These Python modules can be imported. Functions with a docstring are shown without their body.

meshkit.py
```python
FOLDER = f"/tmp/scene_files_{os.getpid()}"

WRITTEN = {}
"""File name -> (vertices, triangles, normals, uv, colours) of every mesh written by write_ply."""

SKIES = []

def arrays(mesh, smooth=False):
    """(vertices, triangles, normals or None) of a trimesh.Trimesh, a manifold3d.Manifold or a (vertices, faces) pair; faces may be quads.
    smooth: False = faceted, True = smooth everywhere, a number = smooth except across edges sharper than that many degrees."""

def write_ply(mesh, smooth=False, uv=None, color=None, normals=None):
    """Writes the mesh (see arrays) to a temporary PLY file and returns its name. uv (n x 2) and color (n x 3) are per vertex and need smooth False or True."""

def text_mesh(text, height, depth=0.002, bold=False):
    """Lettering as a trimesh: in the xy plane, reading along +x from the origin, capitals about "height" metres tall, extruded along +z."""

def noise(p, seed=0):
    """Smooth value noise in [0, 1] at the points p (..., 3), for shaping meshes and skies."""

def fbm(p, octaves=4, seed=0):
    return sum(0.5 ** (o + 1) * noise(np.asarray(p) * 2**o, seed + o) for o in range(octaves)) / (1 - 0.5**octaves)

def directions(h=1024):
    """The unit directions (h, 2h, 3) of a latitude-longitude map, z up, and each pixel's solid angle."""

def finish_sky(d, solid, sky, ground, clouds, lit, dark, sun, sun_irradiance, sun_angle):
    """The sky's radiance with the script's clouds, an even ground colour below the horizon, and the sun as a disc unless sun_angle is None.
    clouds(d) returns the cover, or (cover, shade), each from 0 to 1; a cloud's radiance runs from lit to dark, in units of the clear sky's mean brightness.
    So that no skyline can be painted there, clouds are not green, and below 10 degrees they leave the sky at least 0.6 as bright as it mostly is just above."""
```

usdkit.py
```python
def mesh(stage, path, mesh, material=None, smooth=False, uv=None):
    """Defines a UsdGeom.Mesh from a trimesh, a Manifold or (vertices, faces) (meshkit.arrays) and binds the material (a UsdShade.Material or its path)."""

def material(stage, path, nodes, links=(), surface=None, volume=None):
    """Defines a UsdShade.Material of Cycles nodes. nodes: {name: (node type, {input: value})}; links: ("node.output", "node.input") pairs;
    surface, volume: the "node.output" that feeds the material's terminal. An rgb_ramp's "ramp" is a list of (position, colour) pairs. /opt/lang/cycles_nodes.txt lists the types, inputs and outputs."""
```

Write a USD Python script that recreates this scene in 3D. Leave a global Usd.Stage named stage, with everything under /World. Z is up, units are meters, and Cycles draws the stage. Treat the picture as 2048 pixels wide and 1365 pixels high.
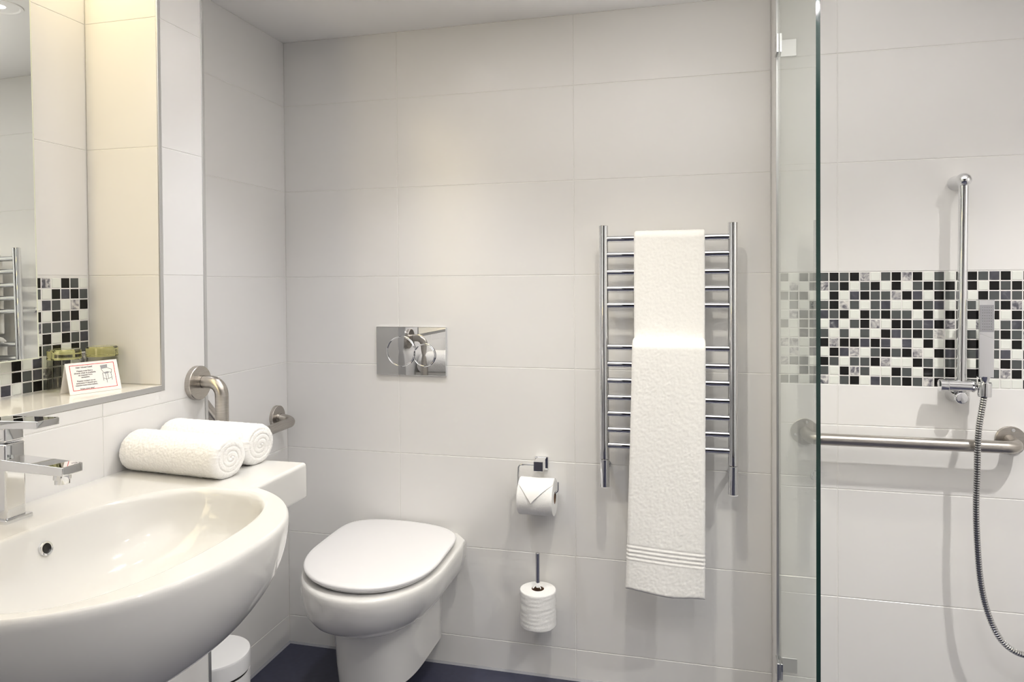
import math, random
import numpy as np, trimesh, manifold3d as m3, usdkit, meshkit
from shapely.geometry import Polygon, box as sbox
from pxr import Usd, UsdGeom, UsdLux, UsdShade, Gf, Sdf, Vt

stage = Usd.Stage.CreateInMemory()
UsdGeom.SetStageUpAxis(stage, 'Z'); UsdGeom.SetStageMetersPerUnit(stage, 1.0)
UsdGeom.Xform.Define(stage, '/World'); UsdGeom.Scope.Define(stage, '/World/Looks')
random.seed(4); rng = np.random.default_rng(4)

# ------------------------------------------------------------------ camera, lights, exposure
F_PX, YAW, PITCH, ROLL = 1415.87, 0.2483, -0.0136, -0.0067
EYE = np.array([1.369, -2.2348, 1.2777])
fw = np.array([-math.sin(YAW)*math.cos(PITCH), math.cos(YAW)*math.cos(PITCH), math.sin(PITCH)])
r_ = np.cross(fw, [0, 0, 1]); r_ /= np.linalg.norm(r_); u_ = np.cross(r_, fw)
rt = r_*math.cos(ROLL) + u_*math.sin(ROLL); up = -r_*math.sin(ROLL) + u_*math.cos(ROLL)
cam = UsdGeom.Camera.Define(stage, '/World/camera')
cam.AddTransformOp().Set(Gf.Matrix4d(*rt, 0, *up, 0, *(-fw), 0, *EYE, 1))
cam.CreateHorizontalApertureAttr(36.0); cam.CreateVerticalApertureAttr(36.0*1365/2048)
cam.CreateFocalLengthAttr(36.0*F_PX/2048)
cam.CreateHorizontalApertureOffsetAttr(12.09/2048*36); cam.CreateVerticalApertureOffsetAttr(-98.73/2048*36)
cam.CreateClippingRangeAttr(Gf.Vec2f(0.02, 50)); cam.CreateExposureAttr(2.28)

CEIL = 2.124
# unseen recessed downlights, the last two added as fill: position, intensity, colour, cone half angle, softness, place
DOWN = [((0.46, -0.74), 18, (1.0, 0.95, 0.88), 56, 0.6, 'near the end of the washbasin'),
        ((0.62, -0.55), 300, (0.95, 0.965, 1.0), 52, 1.0, 'above the toilet'),
        ((1.28, -0.66), 450, (1.0, 0.945, 0.80), 52, 1.0, 'above the heated towel rail'),
        ((2.36, -0.96), 950, (1.0, 0.97, 0.92), 62, 1.0, 'inside the shower'),
        ((2.40, -2.60), 500, (1.0, 0.98, 0.98), 46, 0.5, 'right of the door, added as fill light'),  # added fill light behind the camera
        ((1.75, -1.60), 280, (1.0, 0.98, 0.98), 56, 0.8, 'in the middle of the room, added as fill light')]  # added fill light, lifts the lower walls
NICHE_LIGHT = (0.9, (1.0, 0.82, 0.46))
ADDED_UPLIGHT = ((1.37, -1.90, 0.16), (6, 8, 0), 5600, (1.0, 0.972, 0.935), 37, 0.9)    # added fill light below the view, brightens the ceiling

def spot(path, x, y, z, radius, power, color, cone, soft):
    l = UsdLux.SphereLight.Define(stage, path)
    l.AddTranslateOp().Set((x, y, z))
    l.CreateRadiusAttr(radius); l.CreateIntensityAttr(power); l.CreateColorAttr(Gf.Vec3f(*color))
    sh = UsdLux.ShapingAPI.Apply(l.GetPrim()); sh.CreateShapingConeAngleAttr(cone); sh.CreateShapingConeSoftnessAttr(soft)
    return l
def rect_light(path, loc, rot, w, h, power, color):
    l = UsdLux.RectLight.Define(stage, path)
    l.AddTranslateOp().Set(loc); l.AddRotateXYZOp().Set(rot)
    l.CreateWidthAttr(w); l.CreateHeightAttr(h); l.CreateIntensityAttr(power); l.CreateColorAttr(Gf.Vec3f(*color))
for i, ((x, y), p, c, cone, soft, _) in enumerate(DOWN):
    spot(f'/World/downlight_beam_{i+1:03d}', x, y, CEIL-0.012, 0.02, p, c, cone, soft)
spot('/World/uplight_beam', *ADDED_UPLIGHT[0], 0.02, *ADDED_UPLIGHT[2:]).AddRotateXYZOp().Set((180-10, 3, 0))
rect_light('/World/niche_strip_beam', (0.08, -1.34, 2.082), (0, 0, 0), 0.17, 0.98, *NICHE_LIGHT)  # out of view, warms the niche from its head
rect_light('/World/niche_side_beam', (0.10, -1.852, 1.56), (90, 0, 0), 0.12, 0.96, 1.1, NICHE_LIGHT[1])  # out of view at the near end, evens the warm light in the niche

# ------------------------------------------------------------------ helpers
COUNT = {}
def numbered(parent, name):
    k = (parent, name); COUNT[k] = COUNT.get(k, 0) + 1
    return f'{parent}/{name}' if COUNT[k] == 1 else f'{parent}/{name}_{COUNT[k]-1:03d}'
ORIGIN = {}
def tag(prim, label=None, cat=None, group=None, kind=None):
    for k, v in (('label', label), ('category', cat), ('group', group), ('kind', kind)):
        if v: prim.SetCustomDataByKey(k, v)
def thing(name, label, cat, loc=(0, 0, 0), group=None, kind=None):
    path = numbered('/World', name)
    x = UsdGeom.Xform.Define(stage, path); x.AddTranslateOp().Set(Gf.Vec3d(*map(float, loc)))
    ORIGIN[path] = np.array(loc, float); tag(x.GetPrim(), label, cat, group, kind)
    return path
def arr(mesh):
    if hasattr(mesh, 'to_mesh'):
        m = mesh.to_mesh(); return np.array(m.vert_properties[:, :3], float), np.array(m.tri_verts, int)
    if isinstance(mesh, (tuple, list)):
        v, f = np.asarray(mesh[0], float), np.asarray(mesh[1], int)
        if f.shape[1] == 4: f = np.vstack([f[:, [0, 1, 2]], f[:, [0, 2, 3]]])
        return v, f
    return np.array(mesh.vertices), np.array(mesh.faces)
def part(parent, name, mesh, material, smooth=35, label=None, kind=None):
    """mesh in world coordinates; parent is the path of a thing or a part"""
    path = numbered(parent, name); o = ORIGIN[parent]
    v, f = arr(mesh)
    usdkit.mesh(stage, path, (v - o, f), LOOK[material], smooth=smooth)
    ORIGIN[path] = o
    tag(stage.GetPrimAtPath(path), label, None, None, kind)
    return path
def one(name, mesh, material, label, cat, smooth=35, kind=None, group=None, loc=(0, 0, 0)):
    path = numbered('/World', name); v, f = arr(mesh)
    m = usdkit.mesh(stage, path, (v - np.array(loc, float), f), LOOK[material], smooth=smooth)
    if any(loc): m.AddTranslateOp().Set(Gf.Vec3d(*loc))
    ORIGIN[path] = np.array(loc, float)
    tag(m.GetPrim(), label, cat, group, kind); return path
def copy_of(src, name, loc, label, cat, group=None):
    path = numbered('/World', name)
    x = UsdGeom.Xform.Define(stage, path)
    x.GetPrim().GetReferences().AddInternalReference(src); x.GetPrim().SetInstanceable(True)
    x.ClearXformOpOrder(); x.AddTranslateOp().Set(Gf.Vec3d(*loc))
    tag(x.GetPrim(), label, cat, group); return path
def join(*ms):
    vs, fs, n = [], [], 0
    for m in ms:
        v, f = arr(m); vs.append(v); fs.append(f + n); n += len(v)
    return np.vstack(vs), np.vstack(fs)
def bx(x0, x1, y0, y1, z0, z1):
    m = trimesh.creation.box([x1-x0, y1-y0, z1-z0]); m.apply_translation([(x0+x1)/2, (y0+y1)/2, (z0+z1)/2]); return m
def cbx(x0, x1, y0, y1, z0, z1, c):
    P = []
    for a, b, d in ((c, c, 0), (c, 0, c), (0, c, c)):
        for i in (x0+a, x1-a):
            for j in (y0+b, y1-b):
                for k in (z0+d, z1-d): P.append((i, j, k))
    return m3.Manifold.hull_points(np.array(P))
def rbx(x0, x1, y0, y1, z0, z1, r, seg=16):
    s = m3.Manifold.sphere(r, seg)
    return m3.Manifold.batch_hull([s.translate((i, j, k)) for i in (x0+r, x1-r) for j in (y0+r, y1-r) for k in (z0+r, z1-r)])
def frames(path, closed=False):
    P = np.asarray(path, float); T = np.gradient(P, axis=0); T /= np.linalg.norm(T, axis=1)[:, None]
    a = np.array([0, 0, 1.0]) if abs(T[0][2]) < .9 else np.array([1.0, 0, 0])
    n = np.cross(T[0], a); n /= np.linalg.norm(n); N = [n]
    for i in range(1, len(P)):
        n = N[-1] - T[i]*(N[-1] @ T[i]); N.append(n/np.linalg.norm(n))
    N = np.array(N); return P, T, N, np.cross(T, N)
def tube(path, r, seg=20, caps=True):
    P, T, N, B = frames(path); R = np.broadcast_to(np.asarray(r, float), (len(P),))
    a = np.linspace(0, 2*np.pi, seg, endpoint=False)
    v = P[:, None] + R[:, None, None]*(np.cos(a)[None, :, None]*N[:, None] + np.sin(a)[None, :, None]*B[:, None])
    return grid_solid(v)
def grid_solid(v, caps=True):
    """v: (rings, seg, 3); rings joined, both ends capped by fans"""
    n, s, _ = v.shape; V = v.reshape(-1, 3); F = []
    i = np.arange(n-1)[:, None]*s; j = np.arange(s)[None]; k = (j+1) % s
    F.append(np.stack([i+j, i+k, i+s+k], -1).reshape(-1, 3)); F.append(np.stack([i+j, i+s+k, i+s+j], -1).reshape(-1, 3))
    if caps:
        c0, c1 = v[0].mean(0), v[-1].mean(0); V = np.vstack([V, c0, c1]); a = n*s; jj = np.arange(s); kk = (jj+1) % s
        F.append(np.stack([np.full(s, a), kk, jj], -1)); F.append(np.stack([np.full(s, a+1), (n-1)*s+jj, (n-1)*s+kk], -1))
    F = np.vstack(F)
    m = trimesh.Trimesh(V, F, process=False)
    if m.volume < 0: F = F[:, ::-1]
    return V, F
def bend(pts, rad, seg=10):
    """polyline with rounded corners"""
    P = [np.array(p, float) for p in pts]; out = [P[0]]
    for i in range(1, len(P)-1):
        a, b = P[i-1]-P[i], P[i+1]-P[i]; la, lb = np.linalg.norm(a), np.linalg.norm(b); a /= la; b /= lb
        th = math.acos(np.clip(a @ b, -1, 1)); d = min(rad/math.tan(th/2), la*.49, lb*.49); rr = d*math.tan(th/2)
        bis = (a+b)/np.linalg.norm(a+b); c = P[i] + bis*rr/math.sin(th/2)
        s, e = P[i]+a*d-c, P[i]+b*d-c; om = math.acos(np.clip(s @ e/(rr*rr), -1, 1))
        for t in np.linspace(0, 1, seg): out.append(c + (math.sin((1-t)*om)*s + math.sin(t*om)*e)/math.sin(om))
    out.append(P[-1]); return np.array(out)
def lathe(profile, c, axis='z', seg=40):
    """profile [(radius, along)], closed at both ends by fans; c: origin"""
    a = np.linspace(0, 2*np.pi, seg, endpoint=False); p = np.array(profile, float)
    ca, sa = np.cos(a)[None], np.sin(a)[None]; R, Z = p[:, :1], np.repeat(p[:, 1:], seg, 1)
    v = {'z': (R*ca, R*sa, Z), 'x': (Z, R*ca, R*sa), 'y': (R*ca, Z, R*sa)}[axis]
    return grid_solid(np.stack(v, -1) + np.array(c, float))
def cyl(c0, c1, r, seg=28, ch=0.0):
    c0, c1 = np.array(c0, float), np.array(c1, float); L = np.linalg.norm(c1-c0); d = (c1-c0)/L
    if ch: return tube([c0, c0+d*1e-5, c0+d*ch, c1-d*ch, c1-d*1e-5, c1], [r-ch, r-ch, r, r, r-ch, r-ch], seg)
    return tube([c0, c1], r, seg)
def dshape(w, front, back, n, m=48, xc=0.0, straight=0.25):
    """D outline in plan: flat back at y=back, superellipse nose reaching y=front"""
    yb = back - (back-front)*straight; a = np.linspace(0, np.pi, m)
    ca, sa = np.cos(a), np.sin(a)
    x = xc + w*np.sign(ca)*np.abs(ca)**(2/n); y = yb - (yb-front)*np.abs(sa)**(2/n)
    top = np.linspace(-1, 1, 12)[1:-1]
    X = np.concatenate([x, np.full(4, xc-w), xc+w*top, np.full(4, xc+w)])
    ys = np.linspace(yb, back, 6)[1:-1]
    Y = np.concatenate([y, ys, np.full(10, back), ys[::-1]])
    return np.stack([X, Y], -1)
def loft(outlines, zs):
    return grid_solid(np.stack([np.column_stack([o, np.full(len(o), z) if np.ndim(z) == 0 else z]) for o, z in zip(outlines, zs)]))

# ------------------------------------------------------------------ materials
LOOK = {}
def look(name, nodes, links, surface='p.BSDF'):
    LOOK[name] = usdkit.material(stage, f'/World/Looks/{name}', nodes, links, surface=surface)
def plain(name, color, rough=0.4, **k):
    look(name, {'p': ('principled_bsdf', {'base_color': color, 'roughness': rough, **k})}, [])
GEO = ('geometry', {})
def tinted(name, c0, c1, scale, rough, bump=0.0, bump_scale=40.0, dist=0.001, **k):
    n = {'g': GEO, 'n': ('noise_texture', {'scale': scale, 'detail': 3.0}), 'r': ('rgb_ramp', {'ramp': [(0.3, c0), (0.7, c1)]}),
         'p': ('principled_bsdf', {'roughness': rough, **k})}
    l = [('g.position', 'n.vector'), ('n.fac', 'r.fac'), ('r.color', 'p.base_color')]
    if bump:
        n['b'] = ('noise_texture', {'scale': bump_scale, 'detail': 2.0}); n['u'] = ('bump', {'strength': bump, 'distance': dist})
        l += [('g.position', 'b.vector'), ('b.fac', 'u.height'), ('u.normal', 'p.normal')]
    look(name, n, l)
tinted('wall_tile', (0.81, 0.80, 0.79), (0.825, 0.815, 0.805), 1.5, 0.23, bump=0.04, bump_scale=5.0, dist=0.004)
plain('grout', (0.80, 0.79, 0.77), 0.8)
plain('dark_grout', (0.30, 0.30, 0.31), 0.8)
plain('paint', (0.92, 0.91, 0.905), 0.7)
tinted('navy_floor', (0.034, 0.036, 0.066), (0.042, 0.045, 0.080), 60, 0.45, bump=0.15, bump_scale=300, dist=0.0005)
plain('sealant', (0.35, 0.35, 0.38), 0.6)
plain('aluminium', (0.62, 0.62, 0.62), 0.35, metallic=0.85)
plain('chrome', (0.78, 0.785, 0.80), 0.012, metallic=1.0)
plain('soft_chrome', (0.72, 0.72, 0.72), 0.16, metallic=1.0)
look('brushed_steel', {'g': GEO, 'm': ('mapping', {'scale': (30, 30, 900)}), 'n': ('noise_texture', {'scale': 1.0, 'detail': 2.0}),
     'r': ('rgb_ramp', {'ramp': [(0.2, (0.42, 0.39, 0.36)), (0.8, (0.56, 0.53, 0.49))]}),
     'p': ('principled_bsdf', {'metallic': 1.0, 'roughness': 0.30})},
     [('g.position', 'm.vector'), ('m.vector', 'n.vector'), ('n.fac', 'r.fac'), ('r.color', 'p.base_color')])
plain('ceramic', (0.70, 0.692, 0.672), 0.08)
plain('toilet_ceramic', (0.82, 0.81, 0.79), 0.08, coat_weight=0.3, coat_roughness=0.03)
plain('seat_plastic', (0.88, 0.87, 0.88), 0.09)
plain('stone_sill', (0.84, 0.82, 0.77), 0.10)
plain('black_rubber', (0.012, 0.012, 0.012), 0.5)
plain('black_hole', (0.006, 0.006, 0.006), 0.3)
plain('bin_white', (0.85, 0.85, 0.86), 0.25)
plain('card_white', (0.90, 0.87, 0.85), 0.6)
plain('ink_red', (0.70, 0.09, 0.08), 0.6)
plain('ink_dark', (0.06, 0.05, 0.06), 0.6)
plain('ink_grey', (0.34, 0.34, 0.36), 0.6)
plain('paper', (0.90, 0.89, 0.88), 0.9)
plain('brown_card', (0.20, 0.12, 0.08), 0.9)
plain('spray_face', (0.34, 0.34, 0.36), 0.35, metallic=0.4)
plain('unseen_door_dark', (0.016, 0.012, 0.011), 0.5)  # near black, so the chrome mirrors a dark door out of view
tinted('terry', (0.84, 0.83, 0.815), (0.91, 0.90, 0.885), 500, 0.95, bump=0.25, bump_scale=750, dist=0.001, sheen_weight=0.3)
tinted('toilet_paper', (0.86, 0.855, 0.85), (0.91, 0.905, 0.90), 200, 0.95, bump=0.35, bump_scale=500, dist=0.0006)
look('mirror', {'p': ('principled_bsdf', {'base_color': (0.90, 0.92, 0.89), 'metallic': 1.0, 'roughness': 0.0})}, [])
plain('mirror_edge', (0.72, 0.74, 0.62), 0.2)
plain('glass_edge', (0.012, 0.035, 0.030), 0.08)
# pane: reflection of both faces 2R/(1+R) on the outward faces, otherwise clear with a faint green tint
look('shower_glass', {'f': ('fresnel', {'IOR': 1.5}), 'g': GEO, 'a': ('math', {'math_type': 'multiply', 'value1': 2.0}),
     'b': ('math', {'math_type': 'add', 'value1': 1.0}), 'd': ('math', {'math_type': 'divide'}),
     'i': ('math', {'math_type': 'subtract', 'value1': 1.0}), 'k': ('math', {'math_type': 'multiply'}),
     't': ('transparent_bsdf', {'color': (0.985, 0.995, 0.988)}), 'o': ('glossy_bsdf', {'color': (0.94, 0.98, 0.95), 'roughness': 0.0}),
     'x': ('mix_closure', {})},
     [('f.fac', 'a.value2'), ('f.fac', 'b.value2'), ('a.value', 'd.value1'), ('b.value', 'd.value2'), ('g.backfacing', 'i.value2'),
      ('d.value', 'k.value1'), ('i.value', 'k.value2'), ('k.value', 'x.fac'), ('t.BSDF', 'x.closure1'), ('o.BSDF', 'x.closure2')], surface='x.closure')
look('tumbler_glass', {'f': ('fresnel', {'IOR': 1.5}), 'g': GEO, 'i': ('math', {'math_type': 'subtract', 'value1': 1.0}), 'k': ('math', {'math_type': 'multiply'}),
     't': ('transparent_bsdf', {'color': (0.975, 0.98, 0.965)}), 'o': ('glossy_bsdf', {'color': (1.0, 1.0, 0.97), 'roughness': 0.0}), 'x': ('mix_closure', {})},
     [('g.backfacing', 'i.value2'), ('f.fac', 'k.value1'), ('i.value', 'k.value2'), ('k.value', 'x.fac'), ('t.BSDF', 'x.closure1'), ('o.BSDF', 'x.closure2')], surface='x.closure')
look('tumbler_base_painted_warm', {'p': ('principled_bsdf', {'base_color': (0.84, 0.83, 0.42), 'roughness': 0.0, 'transmission_weight': 1.0, 'ior': 1.5})}, [])  # yellow tint stands in for warm niche light refracted in the base
# mosaic
plain('mosaic_black', (0.007, 0.0065, 0.0065), 0.10, specular_ior_level=0.32)
plain('mosaic_grey', (0.080, 0.088, 0.088), 0.10)
plain('mosaic_white', (0.80, 0.82, 0.77), 0.08)
def marble(name, stops, scale, dist):
    look(name, {'g': GEO, 'o': ('object_info', {}), 'v': ('vector_math', {'math_type': 'add'}), 'c': ('combine_xyz', {}), 'h': ('math', {'math_type': 'multiply', 'value2': 7.0}),
         'n': ('noise_texture', {'scale': scale, 'detail': 5.0, 'distortion': dist}), 'r': ('rgb_ramp', {'ramp': stops}), 'p': ('principled_bsdf', {'roughness': 0.3})},
         [('o.random', 'h.value1'), ('h.value', 'c.x'), ('h.value', 'c.z'), ('g.position', 'v.vector1'), ('c.vector', 'v.vector2'), ('v.vector', 'n.vector'), ('n.fac', 'r.fac'), ('r.color', 'p.base_color')])
marble('mosaic_marble', [(0.36, (0.10, 0.10, 0.12)), (0.46, (0.30, 0.29, 0.31)), (0.54, (0.50, 0.49, 0.49)), (0.64, (0.74, 0.72, 0.69))], 45, 1.5)
marble('mosaic_dark_marble', [(0.30, (0.045, 0.045, 0.06)), (0.62, (0.085, 0.085, 0.105)), (0.70, (0.16, 0.16, 0.18)), (0.74, (0.5, 0.5, 0.5))], 26, 1.2)
MOS = {'K': 'mosaic_black', 'D': 'mosaic_grey', 'W': 'mosaic_white', 'M': 'mosaic_marble', 'N': 'mosaic_dark_marble'}

# ------------------------------------------------------------------ the room
XW, YE, XS, YS = 0.1817, -0.669, 1.617, -0.119     # basin wall plane, its outer corner, shower return, shower wall plane
ZR = [0.0, 0.0991] + [0.0991+0.3*k for k in range(1, 7)] + [CEIL]
XR, YF = 2.78, -3.25
NY0, NY1, NZ0, NZ1, NX = -1.86, -0.8326, 1.042, 2.085, -0.021   # niche opening and depth
J = 0.0010
def tile_solid(poly, place, depth=0.008, ch=0.0009):
    """flat piece from a 2-D polygon; place(a, b, d) -> world, d = height above the grout side"""
    p = poly.buffer(-J, join_style=2)
    if p.is_empty or min(p.bounds[2]-p.bounds[0], p.bounds[3]-p.bounds[1]) < 0.004: return None
    ring = np.array(p.exterior.coords)[:-1]
    if Polygon(ring).exterior.is_ccw is False: ring = ring[::-1]
    if len(ring) == 4:
        q = np.array(p.buffer(-ch, join_style=2).exterior.coords)[:-1]
        q = q[::-1] if not Polygon(q).exterior.is_ccw else q
        k = np.argmin(np.linalg.norm(q-ring[0], axis=1)); q = np.roll(q, -k, axis=0)
        V = np.vstack([np.c_[ring, np.zeros(4)], np.c_[ring, np.full(4, depth-ch)], np.c_[q, np.full(4, depth)]])
        F = []
        for b in (0, 4):
            for i in range(4):
                j = (i+1) % 4; F += [(b+i, b+j, b+4+j), (b+i, b+4+j, b+4+i)]
        F += [(8, 9, 10), (8, 10, 11), (0, 2, 1), (0, 3, 2)]
    else:
        m = trimesh.creation.extrude_polygon(p, depth, engine='earcut'); V, F = np.array(m.vertices), np.array(m.faces)
    W = np.array([place(*v) for v in V]); F = np.array(F)
    if trimesh.Trimesh(W, F, process=False).volume < 0: F = F[:, ::-1]
    return W, F
GR = 0.0010   # grout recess
def tiled(parent, cells, place, name='tile', material='wall_tile', hole=None):
    for c in cells:
        g = sbox(*c)
        if hole is not None: g = g.difference(hole)
        for q in getattr(g, 'geoms', [g]):
            if q.is_empty or q.area < 1e-5: continue
            s = tile_solid(q, place)
            if s is not None: part(parent, name, s, material, smooth=False)
def cells(us, zs): return [(u0, z0, u1, z1) for u0, u1 in zip(us, us[1:]) for z0, z1 in zip(zs, zs[1:])]
T = 0.008
# back wall (y = 0)
w = thing('wall_back', 'white tiled wall behind the toilet and the heated towel rail', 'wall', (0, 0, 0), kind='structure')
part(w, 'grout_bed', bx(-0.12, XS+0.0, GR, 0.12, -0.05, CEIL+0.02), 'grout', smooth=False)
tiled(w, cells([0.0, 0.4267, 1.0267, XS-0.001], ZR), lambda a, b, d: (a, T-d, b))
# left wall in the toilet recess (x = 0)
w = thing('wall_left_rear', 'recessed narrow white tiled wall carrying the horizontal rail beside the toilet', 'wall', (0, 0, 0), kind='structure')
part(w, 'grout_bed', bx(-0.12, -GR, -0.80, GR, -0.05, CEIL+0.02), 'grout', smooth=False)
tiled(w, cells([-0.668, -0.60, 0.0], ZR), lambda a, b, d: (-T+d, a, b))
# basin wall (x = XW) with the niche
w = thing('wall_left', 'white tiled wall behind the washbasin with a warm-lit recessed niche', 'wall', (0, 0, 0), kind='structure')
NB = sbox(NY0, NZ0-0.013, NY1+0.0105, NZ1)
blocks = [bx(NX+0.0, XW-GR, NY1+GR, YE, -0.05, CEIL+0.02), bx(NX, XW-GR, YF, NY0-GR, -0.05, CEIL+0.02),
          bx(NX, XW-GR, NY0-GR, NY1+GR, -0.05, NZ0-0.014), bx(NX, XW-GR, NY0-GR, NY1+GR, NZ1+0.004, CEIL+0.02),
          bx(-0.12, NX-GR, YF, YE-0.13, -0.05, CEIL+0.02)]
part(w, 'grout_bed', join(*blocks), 'grout', smooth=False)
tiled(w, cells([YF, -2.2057, -1.6057, -1.0057, YE-0.010], ZR), lambda a, b, d: (XW-T+d, a, b), hole=NB)
# niche end walls, back and head
tiled(w, cells([NX+0.0005, XW-0.002], [NZ0]+[z for z in ZR if NZ0 < z < NZ1]+[NZ1]), lambda a, b, d: (a, NY1+T-d, b), name='niche_tile')
tiled(w, cells([NX+0.0005, XW-0.002], [NZ0]+[z for z in ZR if NZ0 < z < NZ1]+[NZ1]), lambda a, b, d: (a, NY0-T+d, b), name='niche_tile')
MZ1, MP = 1.2955, 0.02535
tiled(w, cells([NY0, -1.43, NY1], [MZ1]+[z for z in ZR if MZ1 < z < NZ1]+[NZ1]), lambda a, b, d: (NX-T+d, a, b), name='niche_tile')
part(w, 'niche_head', bx(NX, XW-0.001, NY0, NY1, NZ1, NZ1+0.006), 'paint', smooth=False)
part(w, 'niche_sill', cbx(NX, XW-0.0005, NY0, NY1, NZ0-0.014, NZ0, 0.001), 'stone_sill', smooth=False)
NM = ['WDKWMKDWKD', 'DKNKWDWKMW', 'KMWDNWKDWK', 'WKDKWKDWKN', 'DWNDDMKWDW', 'NDKWKWDKWM', 'DKWKDKMWKD', 'MWNKWNWKWD', 'WKWDMNDKWK', 'DWKNDKDWNW']
for i, row in enumerate(NM):
    for j, c in enumerate(row):
        y1 = NY1-0.0012-j*MP; z1 = MZ1-0.0005-i*MP
        s = tile_solid(sbox(y1-MP, z1-MP, y1, z1).buffer(-0.0003, join_style=2), lambda a, b, d: (NX-T+d, a, b), ch=0.0012)
        if s is None: continue
        part(w, 'mosaic_tile', s, MOS[c], smooth=False)
# shower wall (y = YS) with its return
w = thing('wall_shower', 'white tiled shower wall with a black, grey and white mosaic band', 'wall', (0, 0, 0), kind='structure')
part(w, 'grout_bed', bx(XS+GR, XR+0.1, YS+GR, 0.119, -0.05, CEIL+0.02), 'grout', smooth=False)
SZ1, SZ0 = 1.2995, 0.9890; XJ = 1.7753
us = [XS+0.001, XJ, XJ+0.6, XR]
tiled(w, cells(us, [0.0, 0.0991, 0.3991, 0.6991, 0.877, SZ0]), lambda a, b, d: (a, YS+T-d, b))
tiled(w, cells(us, [SZ1, 1.5991, 1.8991, CEIL]), lambda a, b, d: (a, YS+T-d, b))
tiled(w, cells([YS+0.001, -0.001], [0.0, CEIL]), lambda a, b, d: (XS+T-d, a, b), name='return_tile')
SM = ['DWDD'+'DKDKMWDKMKWDWKKDNKWD'+'KW', 'WMWD'+'MDKWDKWKWDKDKWKWKDKD'+'WK', 'DDDW'+'WKWNKDDMKNWKDMWKDNDK'+'DW', 'WDWD'+'DKMDWDNWWKDNWKDMDKMW'+'KD',
      'WMDD'+'NDKWKDKDDWKWKKKDKWKD'+'WK', 'DWDN'+'WNWDKMWKKDNKMDWKWDNK'+'DW', 'WWND'+'DWDWDWKNDKDMWKDWDKDM'+'KW', 'MMWD'+'KMKKNKNWNWKWKWKMDWKW'+'DK',
      'WMWN'+'WKNMWDKDKMWKNDDKDNWK'+'WD', 'MDDW'+'KDWDDKMWWKDWDKWKWKDN'+'MW', 'WWDD'+'DWKMDWWKDWKDKWKWDMKW'+'WK', 'DDWD'+'MWDKWNDDKDMKNDDKWWWK'+'DW']
SP = (SZ1-SZ0)/12; C1 = 1.7537; PX = 0.02592      # left edge of the second column in view, column pitch
for i, row in enumerate(SM):
    for j, c in enumerate(row):
        x0 = C1 + (j-5)*PX; z1 = SZ1 - 0.0006 - i*SP
        if x0 + PX < XS + 0.004: continue
        s = tile_solid(sbox(max(x0, XS+0.001), z1-SP, x0+PX, z1).buffer(-0.0004, join_style=2), lambda a, b, d: (a, YS+T-d, b), ch=0.0012)
        if s is None: continue
        part(w, 'mosaic_tile', s, MOS[c], smooth=False)
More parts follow.
